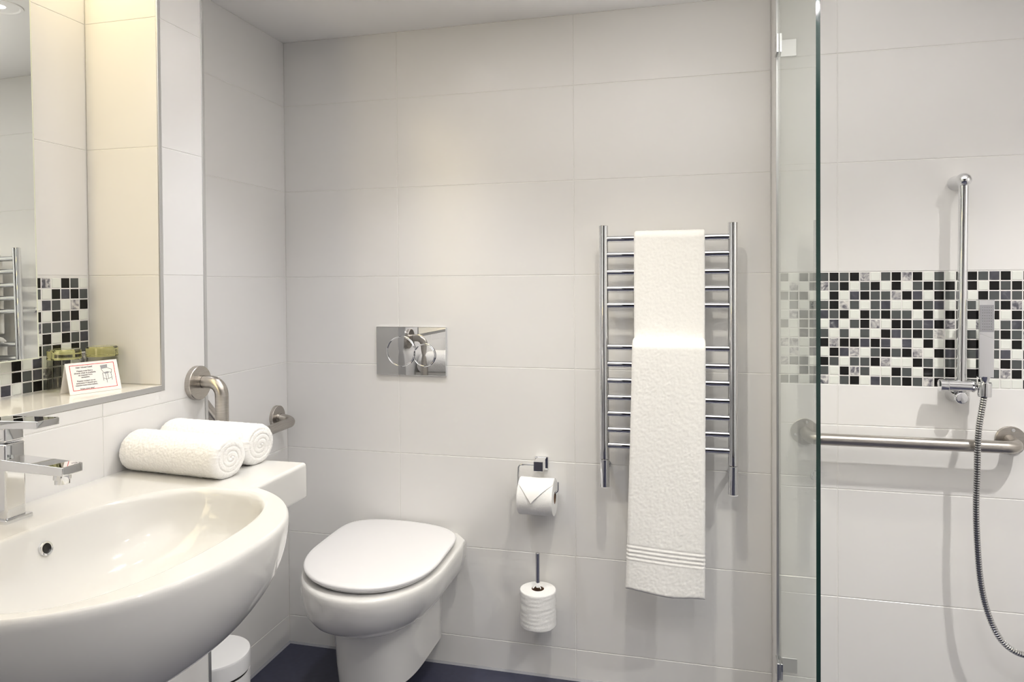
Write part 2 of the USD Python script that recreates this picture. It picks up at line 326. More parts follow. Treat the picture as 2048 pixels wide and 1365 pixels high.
# walls behind the camera, ceiling, floor
w = thing('wall_right', 'plain white tiled wall closing the shower on the right', 'wall', kind='structure')
part(w, 'grout_bed', bx(XR+GR, XR+0.1, YF, YS, -0.05, CEIL+0.02), 'grout', smooth=False)
tiled(w, cells([YF, -2.519, -1.919, -1.319, -0.719, YS], ZR), lambda a, b, d: (XR+T-d, a, b))
w = thing('wall_front', 'white tiled wall behind the camera around an unseen dark door', 'wall', kind='structure')
part(w, 'grout_bed', bx(-0.12, XR+0.1, YF-0.1, YF-GR, -0.05, CEIL+0.02), 'grout', smooth=False)
tiled(w, cells([XW, 0.7817, 1.3817, 1.9817, 2.5817, XR], ZR), lambda a, b, d: (a, YF-T+d, b), hole=sbox(0.90, -0.01, 1.84, 2.06))
d = thing('door_1', 'unseen dark door behind the camera, darkens the chrome reflections', 'door', (1.37, YF, 0), kind='structure')  # out of view, gives the chrome its dark reflections
part(d, 'door_leaf', cbx(0.91, 1.83, YF-0.009, YF+0.02, 0.006, 2.05, 0.003), 'unseen_door_dark', smooth=False)
part(d, 'door_handle', tube(bend([(1.00, YF+0.02, 1.0), (1.00, YF+0.07, 1.0), (1.13, YF+0.07, 1.0)], 0.015), 0.009, 14), 'soft_chrome')
one('floor', bx(-0.12, XR+0.1, YF-0.1, 0.12, -0.06, 0.0), 'navy_floor', 'dark navy vinyl floor under the toilet', 'floor', smooth=False, kind='structure')
one('ceiling', bx(-0.12, XR+0.1, YF-0.1, 0.12, CEIL, CEIL+0.08), 'paint', 'plain white painted ceiling', 'ceiling', smooth=False, kind='structure')
def fillet(p0, p1, n, s=0.006):
    p0, p1, n = map(lambda q: np.array(q, float), (p0, p1, n)); z = np.array([0, 0, s])
    pts = [p0, p1, p0+n*s, p1+n*s, p0+z, p1+z]; return m3.Manifold.hull_points(np.array(pts))
one('trim_1', join(fillet((0, 0, 0), (XS, 0, 0), (0, -1, 0)), fillet((0, YE, 0), (0, 0, 0), (1, 0, 0)), fillet((XS, YS, 0), (XR, YS, 0), (0, -1, 0))), 'sealant',
    'thin grey sealant line where the tiled walls meet the navy floor', 'trim', smooth=False, kind='structure')
one('trim_2', join(cbx(XW-0.030, XW+0.0012, YE-0.0095, YE+0.0012, 0.0, CEIL, 0.0006)), 'aluminium',
    'vertical metal corner trim at the end of the basin wall', 'trim', smooth=False, kind='structure')
one('trim_3', join(cbx(XW-0.003, XW+0.0012, NY1, NY1+0.0100, NZ0-0.013, NZ1, 0.0006), cbx(XW-0.0032, XW+0.0010, NY0, NY1+0.0098, NZ0-0.0129, NZ0-0.0003, 0.0006)), 'aluminium',
    'slim satin metal edging around the opening of the niche', 'trim', smooth=False, kind='structure')

# ------------------------------------------------------------------ niche contents
def mirror():
    y1, z0, z1 = -1.003, 1.119, 2.08; tilt = 0.0115
    t = thing('mirror', 'large frameless mirror leaning on the back of the niche, reflecting the towel rail', 'mirror', (0.01, -1.4, z0))
    def place(m):
        v, f = arr(m); v = v.copy(); v[:, 0] += 0.016 - tilt*(v[:, 2]-z0); return v, f
    part(t, 'glass', place(bx(-0.003, 0.0005, NY0+0.01, y1-0.003, z0+0.003, z1)), 'mirror', smooth=False)
    part(t, 'bevelled_edge', place(join(cbx(-0.004, 0.0008, y1-0.003, y1, z0, z1, 0.0003), cbx(-0.004, 0.0007, NY0+0.01, y1-0.003, z0, z0+0.003, 0.0003))), 'mirror_edge', smooth=False)
    part(t, 'backing_board', place(bx(-0.012, -0.005, NY0+0.02, y1-0.012, z0+0.01, z1-0.01)), 'black_rubber', smooth=False)
mirror()
def tumbler(x, y):
    t = thing('tumbler', 'upturned clear glass tumbler behind the left end of the printed card', 'tumbler', (x, y, NZ0), group='glass tumblers in the niche')
    H, R = 0.093, 0.035
    prof = [(0, 0.0680), (R-0.006, 0.0680), (R-0.0020, 0.065), (R-0.0018, 0.010), (R-0.0016, 0.0004), (R-0.0008, 0.0002), (R, 0.002), (R-0.0002, 0.03), (R-0.0010, 0.0700), (R-.0016, 0.0704), (0, 0.0704)]
    part(t, 'bowl', lathe(prof, (x, y, NZ0), 'z', 64), 'tumbler_glass', smooth=40)
    part(t, 'thick_base', lathe([(0, .0706), (R-.0016, .0706), (R-.0011, .0712), (R-.0018, H-.003), (R-.005, H), (0, H)], (x, y, NZ0), 'z', 64), 'tumbler_base_painted_warm', smooth=40, label='thick base of the upturned tumbler, warm niche light painted in as yellow-green')
    return t
t1 = tumbler(0.024, -0.947)
copy_of(t1, 'tumbler', (0.052, -0.8705, NZ0), 'upturned clear glass tumbler half hidden behind the right end of the printed card', 'tumbler', 'glass tumblers in the niche')
def tent_card():
    A, B = np.array([0.099, -1.006, NZ0+0.0005]), np.array([0.132, -0.899, NZ0+0.0005])
    u = (B-A); wd = np.linalg.norm(u); u /= wd; n = np.array([u[1], -u[0], 0]); Ht = 0.066
    top = -n*0.020 + np.array([0, 0, Ht]); L = np.linalg.norm(top); v = top/L; nn = np.cross(u, v)
    t = thing('tent_card', 'white folded notice card with red border standing on the niche sill', 'card', tuple((A+B)/2))
    th = 0.0006
    def slab(P0, vv, nrm): return m3.Manifold.hull_points(np.array([P0+u*a+vv*b+nrm*c for a in (0, wd) for b in (0, L) for c in (0, -th)]))
    part(t, 'front_flap', slab(A, v, nn), 'card_white', smooth=False)
    v2 = (A+v*L) - (A - n*0.040); v2 /= np.linalg.norm(v2); n2 = np.cross(v2, u)
    part(t, 'back_flap', slab(A-n*0.040, v2, n2*1.0), 'card_white', smooth=False)
    def on(a, b, c): return A + u*a + v*b + nn*c
    def flat(m):
        V, F = arr(m); return np.array([on(*p) for p in V]), F
    e = 0.0002
    part(t, 'red_border', flat(join(bx(0.008, wd-0.008, 0.0075, 0.0087, 0, e), bx(0.008, wd-0.008, L-0.0067, L-0.0055, 0, e), bx(0.008, 0.0092, 0.0075, L-0.0055, 0, e), bx(wd-0.0092, wd-0.008, 0.0075, L-0.0055, 0, e))), 'ink_red', smooth=False)
    lines = ['Dear Valued Guest', None, 'Please note that a', 'shower chair is available', 'on request from', 'reception.', None, 'Please contact us on', 'extension if should you', 'require more information.', None, 'Enjoy your stay!']
    yy = L-0.0125; ms = []
    for s in lines:
        if s is None: yy -= 0.0032; continue
        m = meshkit.text_mesh(s, 0.0029, 0.0002, bold=True); m.apply_translation([0.0385-(m.bounds[0][0]+m.bounds[1][0])/2, yy, 0]); ms.append(m); yy -= 0.0047
    part(t, 'printed_text', flat(join(*ms)), 'ink_dark', smooth=False)
    # drawing of a shower chair
    def ln(a, b, wdt=0.0007):
        a, b = np.array(a), np.array(b); d = (b-a)/np.linalg.norm(b-a); p = np.array([-d[1], d[0]])*wdt/2
        return m3.Manifold.hull_points(np.array([[*(q+s*p), h] for q in (a, b) for s in (-1, 1) for h in (0, e)]))
    def quad(*pts): return m3.Manifold.hull_points(np.array([[*p, h] for p in pts for h in (0, e)]))
    o = np.array([0.074, 0.017])
    q = lambda x, y: tuple(o+np.array([x, y]))
    part(t, 'chair_drawing', flat(join(quad(q(0, .033), q(.014, .034), q(.0145, .042), q(-.001, .041)), quad(q(.002, .024), q(.012, .026), q(.020, .024), q(.008, .021)))), 'ink_grey', smooth=False)
    part(t, 'chair_outline', flat(join(ln(q(.002, .024), q(.002, .006)), ln(q(.008, .021), q(.009, .001)), ln(q(.020, .024), q(.021, .006)), ln(q(.013, .026), q(.013, .010)),
         ln(q(.014, .034), q(.023, .030)), ln(q(.023, .030), q(.021, .022)), ln(q(0, .033), q(.004, .025)), ln(q(.002, .012), q(.009, .008)), ln(q(.009, .008), q(.021, .012)))), 'ink_dark', smooth=False)
tent_card()

# ------------------------------------------------------------------ washbasin
ZB = 0.873
def washbasin():
    t = thing('washbasin', 'large white ceramic washbasin with a rounded bowl and side shelf on the left wall', 'washbasin', (XW, -1.29, ZB-0.24))
    xc, yc, a, b, n = 0.36, -1.285, 0.362, 0.319, 2.35
    def outline(s, sx=None, m=72):
        sx = s if sx is None else sx; an = np.linspace(-np.pi/2, np.pi/2, m); c, si = np.cos(an), np.sin(an)
        x = xc + a*sx*np.abs(c)**(2/n); y = yc + b*s*np.sign(si)*np.abs(si)**(2/n)
        xb = np.linspace(xc, XW, 8)[1:]; yb = np.linspace(1, -1, 20)[1:-1]
        return np.stack([np.concatenate([x, xb, np.full(18, XW), xb[::-1]]), np.concatenate([y, np.full(7, yc+b*s), yc+b*s*yb, np.full(7, yc-b*s)])], -1)
    prof = [(0.26, .634), (0.42, .641), (.56, .655), (.68, .674), (.775, .697), (.855, .727), (.915, .757), (.955, .785), (.98, .812), (.994, .838), (1.0, .858), (.9985, .865), (.994, .8695), (.985, ZB)]
    # resample the profile smoothly
    P = np.array(prof)
    from scipy.interpolate import PchipInterpolator
    tt = np.linspace(0, len(P)-1, 46); s = PchipInterpolator(np.arange(len(P)), P[:, 0])(tt); z = PchipInterpolator(np.arange(len(P)), P[:, 1])(tt)
    bowl = loft([outline(k) for k in s], z)
    def M(g): v, f = g; return m3.Manifold(m3.Mesh(v.astype(np.float32), f.astype(np.uint32)))
    outer = M(bowl)
    shelf = rbx(XW-0.03, 0.538, -1.79, -0.797, ZB-0.081, ZB, 0.008, 24)
    cut = m3.Manifold.cube((0.2, 3, 1)).translate((XW-0.2, -3, 0.3))
    body = (outer + shelf) - cut
    # inner bowl
    def inner(sx, sy, m=96):
        an = np.linspace(0, 2*np.pi, m, endpoint=False); c, si = np.cos(an), np.sin(an); k = 2.5
        return np.stack([0.488 + 0.169*sx*np.sign(c)*np.abs(c)**(2/k), -1.288 + 0.262*sy*np.sign(si)*np.abs(si)**(2/k)], -1)
    ip = [(0.02, .742), (.25, .743), (.45, .748), (.62, .757), (.76, .773), (.86, .795), (.92, .82), (.955, .842), (.975, .858), (.992, .867), (1.012, .8715), (1.04, .8733), (1.05, .90)]
    P = np.array(ip); tt = np.linspace(0, len(P)-1, 48)
    s = PchipInterpolator(np.arange(len(P)), P[:, 0])(tt); z = PchipInterpolator(np.arange(len(P)), P[:, 1])(tt)
    body = body - M(loft([inner(k, k) for k in s], z))
    part(t, 'bowl', body, 'ceramic', smooth=40)
    # overflow ring on the inner back wall
    c = np.array([0.3281, -1.2817, 0.8362]); nrm = np.array([0.971, -0.01, 0.2375]); nrm /= np.linalg.norm(nrm)
    def ring(prof):
        V, F = lathe(prof, (0, 0, 0), 'z', 36); zx = nrm; xx = np.array([0, 1.0, 0]); yy = np.cross(zx, xx)
        return c + V[:, :1]*xx + V[:, 1:2]*yy + V[:, 2:]*zx, F
    part(t, 'overflow_ring', ring([(0.008, 0.0005), (0.0085, .004), (0.0115, .0045), (0.0125, 0.003), (.0125, -0.004), (0.008, -.004)]), 'chrome', smooth=40)
    part(t, 'overflow_hole', ring([(0, -0.002), (0.0085, -0.002), (0.0085, 0.0015), (0, 0.0015)]), 'black_hole', smooth=40)
    part(t, 'drain', lathe([(0, -.004), (.030, -.004), (.032, 0.001), (.028, .0025), (.02, .003), (0, .0035)], (0.488, -1.288, 0.7435), 'z', 36), 'chrome')
washbasin()
def faucet():
    t = thing('mixer_tap', 'square chrome mixer tap with flat lever on the washbasin', 'tap', (0.23, -1.265, ZB))
    y0, y1 = -1.2845, -1.2455; S = 'chrome'
    part(t, 'base_plate', rbx(0.203, 0.257, -1.2905, -1.2385, ZB-0.002, ZB+0.0065, 0.002), S, smooth=30)
    part(t, 'body', rbx(0.209, 0.2505, y0, y1, ZB+0.004, 1.0075, 0.004), S, smooth=30)
    part(t, 'neck', rbx(0.2095, 0.250, y0+.0005, y1-.0005, 1.0095, 1.036, 0.004), S, smooth=30)
    P = [(x, y, z) for x, z in ((0.24, 0.980), (0.24, 0.964), (0.369, 0.9735), (0.369, 0.9615)) for y in (y0+.0005, y1-.0005)]
    sp = m3.Manifold.batch_hull([m3.Manifold.sphere(0.0015, 12).translate(tuple(p)) for p in P])
    part(t, 'spout', sp, S, smooth=30)
    part(t, 'aerator', lathe([(0, .0), (.0115, .0), (.0115, .0075), (.0135, .008), (.0135, .019), (0, .019)], (0.348, -1.265, 0.9425), 'z', 32), S, smooth=40)
    P = [(x, y, z) for x, z in ((0.206, 1.046), (0.206, 1.034), (0.320, 1.0485), (0.320, 1.039)) for y in (y0-.001, y1+.001)]
    part(t, 'lever', m3.Manifold.batch_hull([m3.Manifold.sphere(0.0015, 12).translate(tuple(p)) for p in P]), S, smooth=30)
faucet()

# ------------------------------------------------------------------ towels
from scipy.ndimage import gaussian_filter
def grain(shape, seed, fine, coarse):
    """uneven terry pile: two scales of random height on the mesh grid (metres)"""
    g = np.random.default_rng(seed); out = 0
    for sig, amp in ((0.95, fine), (3.0, coarse)):
        f = gaussian_filter(g.normal(size=shape), sig, mode=('nearest', 'wrap')); out = out + amp*f/f.std()
    return out
def rolled(name, label, c0, c1, r, seed):
    c0, c1 = np.array(c0, float), np.array(c1, float); L = np.linalg.norm(c1-c0); d = (c1-c0)/L
    s = np.cross(d, [0, 0, 1]); s /= np.linalg.norm(s); z = np.array([0, 0, 1.0])
    seg, nl, nc, rc = 210, 190, 40, 0.012
    prof = []   # (radius, along, cap sign)
    for k in range(nc): prof.append((max(1e-4, (r-rc)*k/nc), 0.0, -1))
    for k in range(7): q = k/6*math.pi/2; prof.append((r-rc+rc*math.sin(q), rc-rc*math.cos(q), -1))
    for k in range(1, nl): prof.append((r, rc+(L-2*rc)*k/nl, 0))
    for k in range(7): q = k/6*math.pi/2; prof.append((r-rc+rc*math.cos(q), L-rc+rc*math.sin(q), 1))
    for k in range(nc): prof.append((max(1e-4, (r-rc)*(nc-1-k)/nc), L, 1))
    p = np.array(prof); th = np.linspace(0, 2*np.pi, seg, endpoint=False)
    R = np.repeat(p[:, :1], seg, 1); A = np.repeat(p[:, 1:2], seg, 1); S = np.repeat(p[:, 2:], seg, 1); TH = np.repeat(th[None], len(p), 0)
    pitch = 0.0105
    ph = ((R/pitch - TH/(2*np.pi)) % 1.0); dd = np.minimum(ph, 1-ph)*pitch
    g = 0.0019*np.exp(-(dd/0.0016)**2)*np.clip((r-0.004-R)/0.006, 0, 1)
    bulge = 0.004*np.cos(np.clip(R/r, 0, 1)*np.pi/2)*(S != 0)
    A = A - S*g + S*(bulge - 0.002*np.sin(TH*1.0+seed)*(1-np.clip(R/r, 0, 1)))
    sag = 1 + 0.025*meshkit.noise(np.stack([A*18, np.cos(TH)*1.3+seed, np.sin(TH)*1.3], -1), seed) - 0.0125
    x, y = R*sag*np.cos(TH)*1.15, R*sag*np.sin(TH)
    y = np.maximum(y, -r*0.955) * np.where(y > 0, 0.985, 1.0)
    P = c0 + A[..., None]*d + x[..., None]*s + y[..., None]*z
    V, F = grid_solid(P)
    n = trimesh.Trimesh(V, F, process=False).vertex_normals
    V = V + n*np.append((grain(P.shape[:2], seed, 0.00030, 0.00012)*np.clip(R/r, 0.15, 1)).ravel(), [0, 0])[:, None]
    one(name, (V, F), 'terry', label, 'towel', smooth=True, group='rolled towels on the washbasin', loc=tuple(c0+d*L/2-z*r))
RT = 0.0445
rolled('rolled_towel', 'white rolled terry towel lying nearest on the washbasin shelf', (0.194, -0.928, ZB+RT*0.955), (0.449, -0.951, ZB+RT*0.955), RT, 1)
rolled('rolled_towel', 'white rolled terry towel lying behind another one, next to the grab rail', (0.194, -0.815, ZB+RT*.985), (0.443, -0.836, ZB+RT*.985), RT*1.03, 2)

def draped(name, label, path, xl, xr, th, loc, bands=None, seed=0, wave=None, du=0.0022):
    """path: (y, z) centre line from the hidden back hem over the bar to the front hem; xl(s), xr(s) edges along the path (s = 0..1)"""
    P = np.array(path, float); seg = np.r_[0, np.cumsum(np.linalg.norm(np.diff(P, axis=0), axis=1))]; L = seg[-1]
    M = int(L/du); q = np.linspace(0, L, M)
    yz = np.stack([np.interp(q, seg, P[:, 0]), np.interp(q, seg, P[:, 1])], -1)
    T_ = np.gradient(yz, axis=0); T_ /= np.linalg.norm(T_, axis=1)[:, None]; Nn = np.stack([-T_[:, 1], T_[:, 0]], -1)
    nx = 96; rings = []
    for i in range(M):
        s = q[i]/L; a, b = xl(s), xr(s); r = th/2
        end = min(q[i], L-q[i]); rr = r if end > r else max(r*0.25, math.sqrt(max(r*r-(r-end)**2, 0)))
        xs = np.linspace(a+r, b-r, nx); pts = [(x, rr) for x in xs]
        pts += [(b-r+r*math.cos(k), rr*math.sin(k)) for k in np.linspace(np.pi/2, -np.pi/2, 9)[1:-1]]
        pts += [(x, -rr) for x in xs[::-1]]
        pts += [(a+r-r*math.cos(k), rr*math.sin(k)) for k in np.linspace(-np.pi/2, np.pi/2, 9)[1:-1]]
        pts = np.array(pts); o = pts[:, 1]
        X = pts[:, 0]; Y = yz[i, 0]+Nn[i, 0]*o; Z = yz[i, 1]+Nn[i, 1]*o
        if wave is not None:
            dy, dz = wave(s, (X-a)/(b-a), q[i], L); Y = Y + dy; Z = Z + dz
        rings.append(np.stack([X, Y, Z], -1))
    V, F = grid_solid(np.array(rings))
    n = trimesh.Trimesh(V, F, process=False).vertex_normals
    disp = np.append(grain(np.array(rings).shape[:2], seed, 0.00016, 0.00003).ravel(), [0, 0])
    if bands is not None: disp = disp + bands(V)
    V = V + n*disp[:, None]
    one(name, (V, F), 'terry', label, 'towel', smooth=True, loc=loc)
YB = -0.075     # plane of the rail's bars
def over(z, r, back, front, yf=0.0, rz=None, yc=YB):
    rz = rz or r; arc = [(yc + r*math.cos(k), z + rz*math.sin(k)) for k in np.linspace(0, np.pi, 24)]
    return [(yc + r, back)] + arc + [(yc - r - yf*.4, z-0.05), (yc-r-yf, front)]
draped('bath_towel', 'long white terry towel with ribbed band hanging lowest on the heated rail',
       over(1.0785, 0.0375, 0.62, 0.366, 0.002, 0.0225, -0.0925),
       lambda s: 1.2165 - 0.022*np.clip((s-0.42)/0.58, 0, 1)**1.2, lambda s: 1.4250 - 0.004*np.clip((s-0.42)/.58, 0, 1), 0.019, (1.31, -0.10, 0.366), seed=3,
       bands=lambda V: np.where((V[:, 1] < YB), 1, 0)*(lambda e: np.where((e > 0) & (e < 0.047), -0.0011*np.sin(e/0.047*4*2*np.pi)**2*np.sign(np.sin(e/0.047*4*2*np.pi)), 0))(0.506 - 0.05*(V[:, 0]-1.195) - V[:, 2]),
       wave=lambda s, u, q, L: (-(0.010*np.sin(u*np.pi*1.0)*np.clip((q-(L-0.35))/0.35, 0, 1)**2), (-0.010*np.clip((u-0.35)/0.65, 0, 1)+0.004*np.cos(u*np.pi*2))*np.clip((q-(L-0.15))/0.15, 0, 1)))
draped('hand_towel', 'shorter white terry towel hanging from the top bar of the heated rail',
       over(1.4060, 0.0166, 1.118, 1.104, 0.000), lambda s: 1.2215-0.002*s, lambda s: 1.4250-0.001*s, 0.0125, (1.32, -0.10, 1.112), seed=11)

# ------------------------------------------------------------------ heated towel rail
def towel_rail():
    t = thing('heated_towel_rail', 'polished steel ladder towel rail on the back wall', 'towel rail', (1.315, 0, 0.65))
    XL, XRr = 1.1285, 1.5030
    for x, nm in ((XL, 0), (XRr, 1)):
        part(t, 'post', cyl((x, YB, 0.7370), (x, YB, 1.4470), 0.0142, 32, 0.001), 'chrome', smooth=40)
        pf = part(t, 'post_foot', cyl((x, YB, 0.652), (x, YB, 0.7360), 0.0142, 32, 0.001), 'chrome', smooth=40)
        part(pf, 'end_cap', cyl((x, YB, 0.6495), (x, YB, 0.6521), 0.0135, 28, .0005), 'bin_white', smooth=40)
        part(t, 'wall_bracket', join(cyl((x, YB+0.010, 0.702), (x, -0.004, 0.702), 0.008, 24), cyl((x, -0.006, 0.702), (x, 0.0, 0.702), 0.012, 28, .001)), 'chrome', smooth=40)
        part(t, 'wall_bracket', join(cyl((x, YB+0.010, 1.2053), (x, -0.004, 1.2053), 0.007, 24), cyl((x, -0.006, 1.2053), (x, 0.0, 1.2053), 0.010, 28, .001)), 'chrome', smooth=40)
    for z in (1.4060, 1.3577, 1.3052, 1.2553, 1.2053, 1.0788, 1.0265, 0.9765, 0.9255, 0.8760, 0.8270, 0.7795):
        part(t, 'bar', cyl((XL+0.010, YB, z), (XRr-0.010, YB, z), 0.0097, 28), 'chrome', smooth=40)
towel_rail()

# ------------------------------------------------------------------ toilet
def toilet():
    xc = 0.4615
    t = thing('toilet', 'white wall-hung toilet with closed rounded lid', 'toilet', (xc, 0, 0.1))
    def turned(g):
        V, F = g; V = V.copy(); V[:, 2] -= 0.0275*(V[:, 0]-xc)*np.clip((V[:, 2]-.25)/.15, 0, 1); V[:, 0] += 0.0376*np.clip(-V[:, 1], 0, 0.6)*np.clip((V[:, 2]-.30)/.12, 0, 1); return V, F
    S = [(.098, .112, -.375, 2.7), (.104, .121, -.386, 2.7), (.16, .124, -.394, 2.7), (.240, .127, -.400, 2.7), (.276, .130, -.406, 2.7), (.282, .138, -.420, 2.5), (.291, .150, -.444, 2.4), (.306, .166, -.476, 2.3), (.325, .182, -.508, 2.2),
         (.348, .196, -.531, 2.15), (.374, .2065, -.546, 2.1), (.400, .2120, -.554, 2.1), (.423, .2135, -.557, 2.1), (.437, .2130, -.556, 2.1), (.4435, .2105, -.553, 2.1), (.4455, .207, -.548, 2.1), (.4460, .200, -.540, 2.1)]
    part(t, 'pan', turned(loft([dshape(w, f, 0.0, n, xc=xc, straight=0.45) for _, w, f, n in S], [s[0] for s in S])), 'toilet_ceramic', smooth=40)
    def dlid(w, f, b):
        """lid outline: rounded nose, straight sides, softly bowed back edge"""
        a = np.linspace(0, 2*np.pi, 180, endpoint=False); c, s = np.cos(a), np.sin(a); ym, nf, nb = -0.286, 2.15, 6.0
        x = w*np.where(s > 0, np.sign(c)*np.abs(c)**(2/nb), np.sign(c)*np.abs(c)**(2/nf))
        y = np.where(s > 0, ym + (b-ym)*np.abs(s)**(2/nb), ym - (ym-f)*np.abs(s)**(2/nf))
        y = np.where(s > 0, y - 0.043*(x/w)**2*np.clip(s, 0, 1)**.5, y)
        return np.stack([xc + x, y], -1)
    part(t, 'seat', turned(loft([dlid(.178, -.508, -.05), dlid(.186, -.516, -.04), dlid(.186, -.516, -.04), dlid(.182, -.512, -.045)], [.4475, .4495, .4545, .4565])), 'seat_plastic', smooth=40)
    L = [(-.0205, .0145, .0145), (-.0195, .0065, .0065), (-.0155, .002, .002), (-.0115, 0, 0), (-.008, .0008, .0008), (-.0055, .003, .003), (-.0040, .0065, .0065), (-.0025, .018, .022), (-.001, .06, .09), (0, .15, .2)]
    part(t, 'lid', turned(loft([dlid(.2005-dw, -.5340+df, -.006-df) for _, dw, df in L], [.4775+l[0] for l in L])), 'seat_plastic', smooth=40)
    for s in (-1, 1): part(t, 'hinge', cyl((xc+s*0.075-.018, -0.040, 0.4520), (xc+s*0.075+.018, -0.040, 0.4520), 0.008, 20), 'soft_chrome')
    for s in (-1, 1): part(t, 'seat_buffer', cbx(xc+s*.14-.012, xc+s*.14+.012, -.30, -.27, .4440, .4480, .001), 'black_rubber', smooth=False)
toilet()
def flush_plate():
    t = thing('flush_plate', 'chrome dual flush plate with two round buttons above the toilet', 'flush plate', (0.474, 0, 1.047))
    part(t, 'plate', cbx(0.3490, 0.5985, -0.012, 0.0, 0.9665, 1.1290, 0.0012), 'chrome', smooth=False)
    for nm, x, z, r in (('large_button', 0.4405, 1.0465, 0.0515), ('small_button', 0.5240, 1.0350, 0.0385)):
        b = part(t, nm, lathe([(0, 0.0), (r-.003, 0.0), (r-.0032, -.0022), (r-.0045, -.0030), (0, -.0032)], (x, -0.012, z), 'y', 64), 'chrome', smooth=30)
        part(b, 'ring', lathe([(r-.0022, -.0004), (r-.0020, -.0036), (r-.0008, -.0046), (r+.0006, -.0036), (r+.0008, .001), (r-.002, .001)], (x, -0.012, z), 'y', 64), 'chrome', smooth=40)
flush_plate()
def pedal_bin():
    c = (0.110, -0.566, 0)
    t = thing('waste_bin', 'small white round bin with flat lid on the floor by the toilet recess', 'bin', c)
    R = 0.097
    part(t, 'body', lathe([(0, 0.001), (R-.006, .001), (R-.002, .004), (R-.001, .012), (R-.001, .214), (0, .214)], c, 'z', 64), 'bin_white')
    part(t, 'seal', lathe([(0, .2135), (R-.004, .2135), (R-.004, .2225), (0, .2225)], c, 'z', 64), 'black_rubber')
    part(t, 'lid', lathe([(0, .222), (R, .222), (R+.001, .224), (R+.001, .262), (R-.001, .268), (R-.008, .2705), (R*.6, .272), (0, .2725)], c, 'z', 64), 'bin_white')
pedal_bin()

# ------------------------------------------------------------------ toilet paper
def roll_mesh(c, r, rc, L, axis, seed):
    prof = [(rc, 0), (r-.003, 0), (r-.001, .0008), (r, .003)] + [(r, .003+(L-.006)*k/30) for k in range(1, 30)] + [(r, L-.003), (r-.001, L-.0008), (r-.003, L), (rc, L)]
    V, F = lathe(prof, (0, 0, 0), axis, 80)
    V, F = V[:-2], F[(F < len(V)-2).all(1)]          # no fans: open bore follows
    n = len(prof)*80; s = 80; j = np.arange(s); k = (j+1) % s; a = (len(prof)-1)*s
    F = np.vstack([F, np.stack([j, a+k, k], -1), np.stack([j, a+j, a+k], -1)])
    if trimesh.Trimesh(V, F, process=False).volume < 0: F = F[:, ::-1]
    ax = {'x': 0, 'y': 1, 'z': 2}[axis]; rad = np.linalg.norm(np.delete(V, ax, 1), axis=1)
    w = (rad > r*.9)*0.0016*(meshkit.noise(np.c_[V[:, 0]*25, V[:, 1]*25, V[:, 2]*160] if axis == 'z' else V*30, seed)-.5)
    d = V.copy(); d[:, ax] = 0; d /= np.maximum(np.linalg.norm(d, axis=1), 1e-9)[:, None]
    return V + d*w[:, None] + np.array(c), F
def core_mesh(c, r, L, axis):
    V, F = lathe([(r-.0014, 0.0006), (r, 0.0006), (r, L-0.0006), (r-.0014, L-0.0006)], c, axis, 40)
    V, F = V[:-2], F[(F < len(V)-2).all(1)]; s = 40; j = np.arange(s); k = (j+1) % s; a = 3*s
    F = np.vstack([F, np.stack([j, a+k, k], -1), np.stack([j, a+j, a+k], -1)])
    if trimesh.Trimesh(V, F, process=False).volume < 0: F = F[:, ::-1]
    return V, F
def paper_holder():
    t = thing('toilet_paper_holder', 'chrome open-arm toilet paper holder with square mount on the back wall', 'toilet paper holder', (0.918, 0, 0.694))
    part(t, 'wall_plate', cbx(0.8975, 0.9395, -0.007, 0.0, 0.6715, 0.7145, 0.001), 'chrome', smooth=False)
    part(t, 'mount_block', cbx(0.9050, 0.9350, -0.068, -0.006, 0.6825, 0.7135, 0.0012), 'chrome', smooth=False)
    yh = -0.052
    wire = bend([(0.9055, yh, 0.6985), (0.8530, yh, 0.6985), (0.8530, yh-.010, 0.6175), (0.9815, yh-.010, 0.6175), (0.9815, yh-.010, 0.652)], 0.013, 8)
    part(t, 'wire_arm', tube(wire, 0.0032, 14), 'chrome', smooth=40)
paper_holder()
def hung_roll():
    L, r, rc = 0.112, 0.0565, 0.0195; c = np.array([0.860, -0.062, 0.6023])
    t = thing('toilet_roll', 'white toilet roll with triangle-folded sheet hanging on the wire holder', 'toilet roll', (c[0]+L/2, c[1], c[2]-r), group='toilet rolls')
    part(t, 'paper', roll_mesh(c, r, rc+.0003, L, 'x', 5), 'toilet_paper', smooth=40)
    part(t, 'core', core_mesh(c, rc, L, 'x'), 'brown_card', smooth=40)
    # folded sheet: wraps over the top and comes to a point on the front
    rows = []; R = r+0.0022
    for a in np.linspace(-0.55, 1.62, 26):        # angle from the top, towards the viewer
        lo, hi = 0.0015, L-0.0015
        k = np.clip((a-0.62)/(1.62-0.62), 0, 1); mid = L*0.42
        lo, hi = lo+(mid-lo)*k, hi+(mid-hi)*k
        if k >= 1: lo, hi = mid-.0012, mid+.0012
        rr = R + 0.0030*k
        rows.append([(c[0]+x, c[1]-rr*math.sin(a), c[2]+rr*math.cos(a)) for x in np.linspace(lo, hi, 14)])
    top = np.array(rows); cen = np.array([0, c[1], c[2]]); d = top-cen; d[..., 0] = 0; d /= np.linalg.norm(d, axis=-1)[..., None]
    bot = top - d*0.0016
    v = np.concatenate([top, bot[:, ::-1]], axis=1)
    part(t, 'folded_sheet', grid_solid(v), 'paper', smooth=50)
hung_roll()
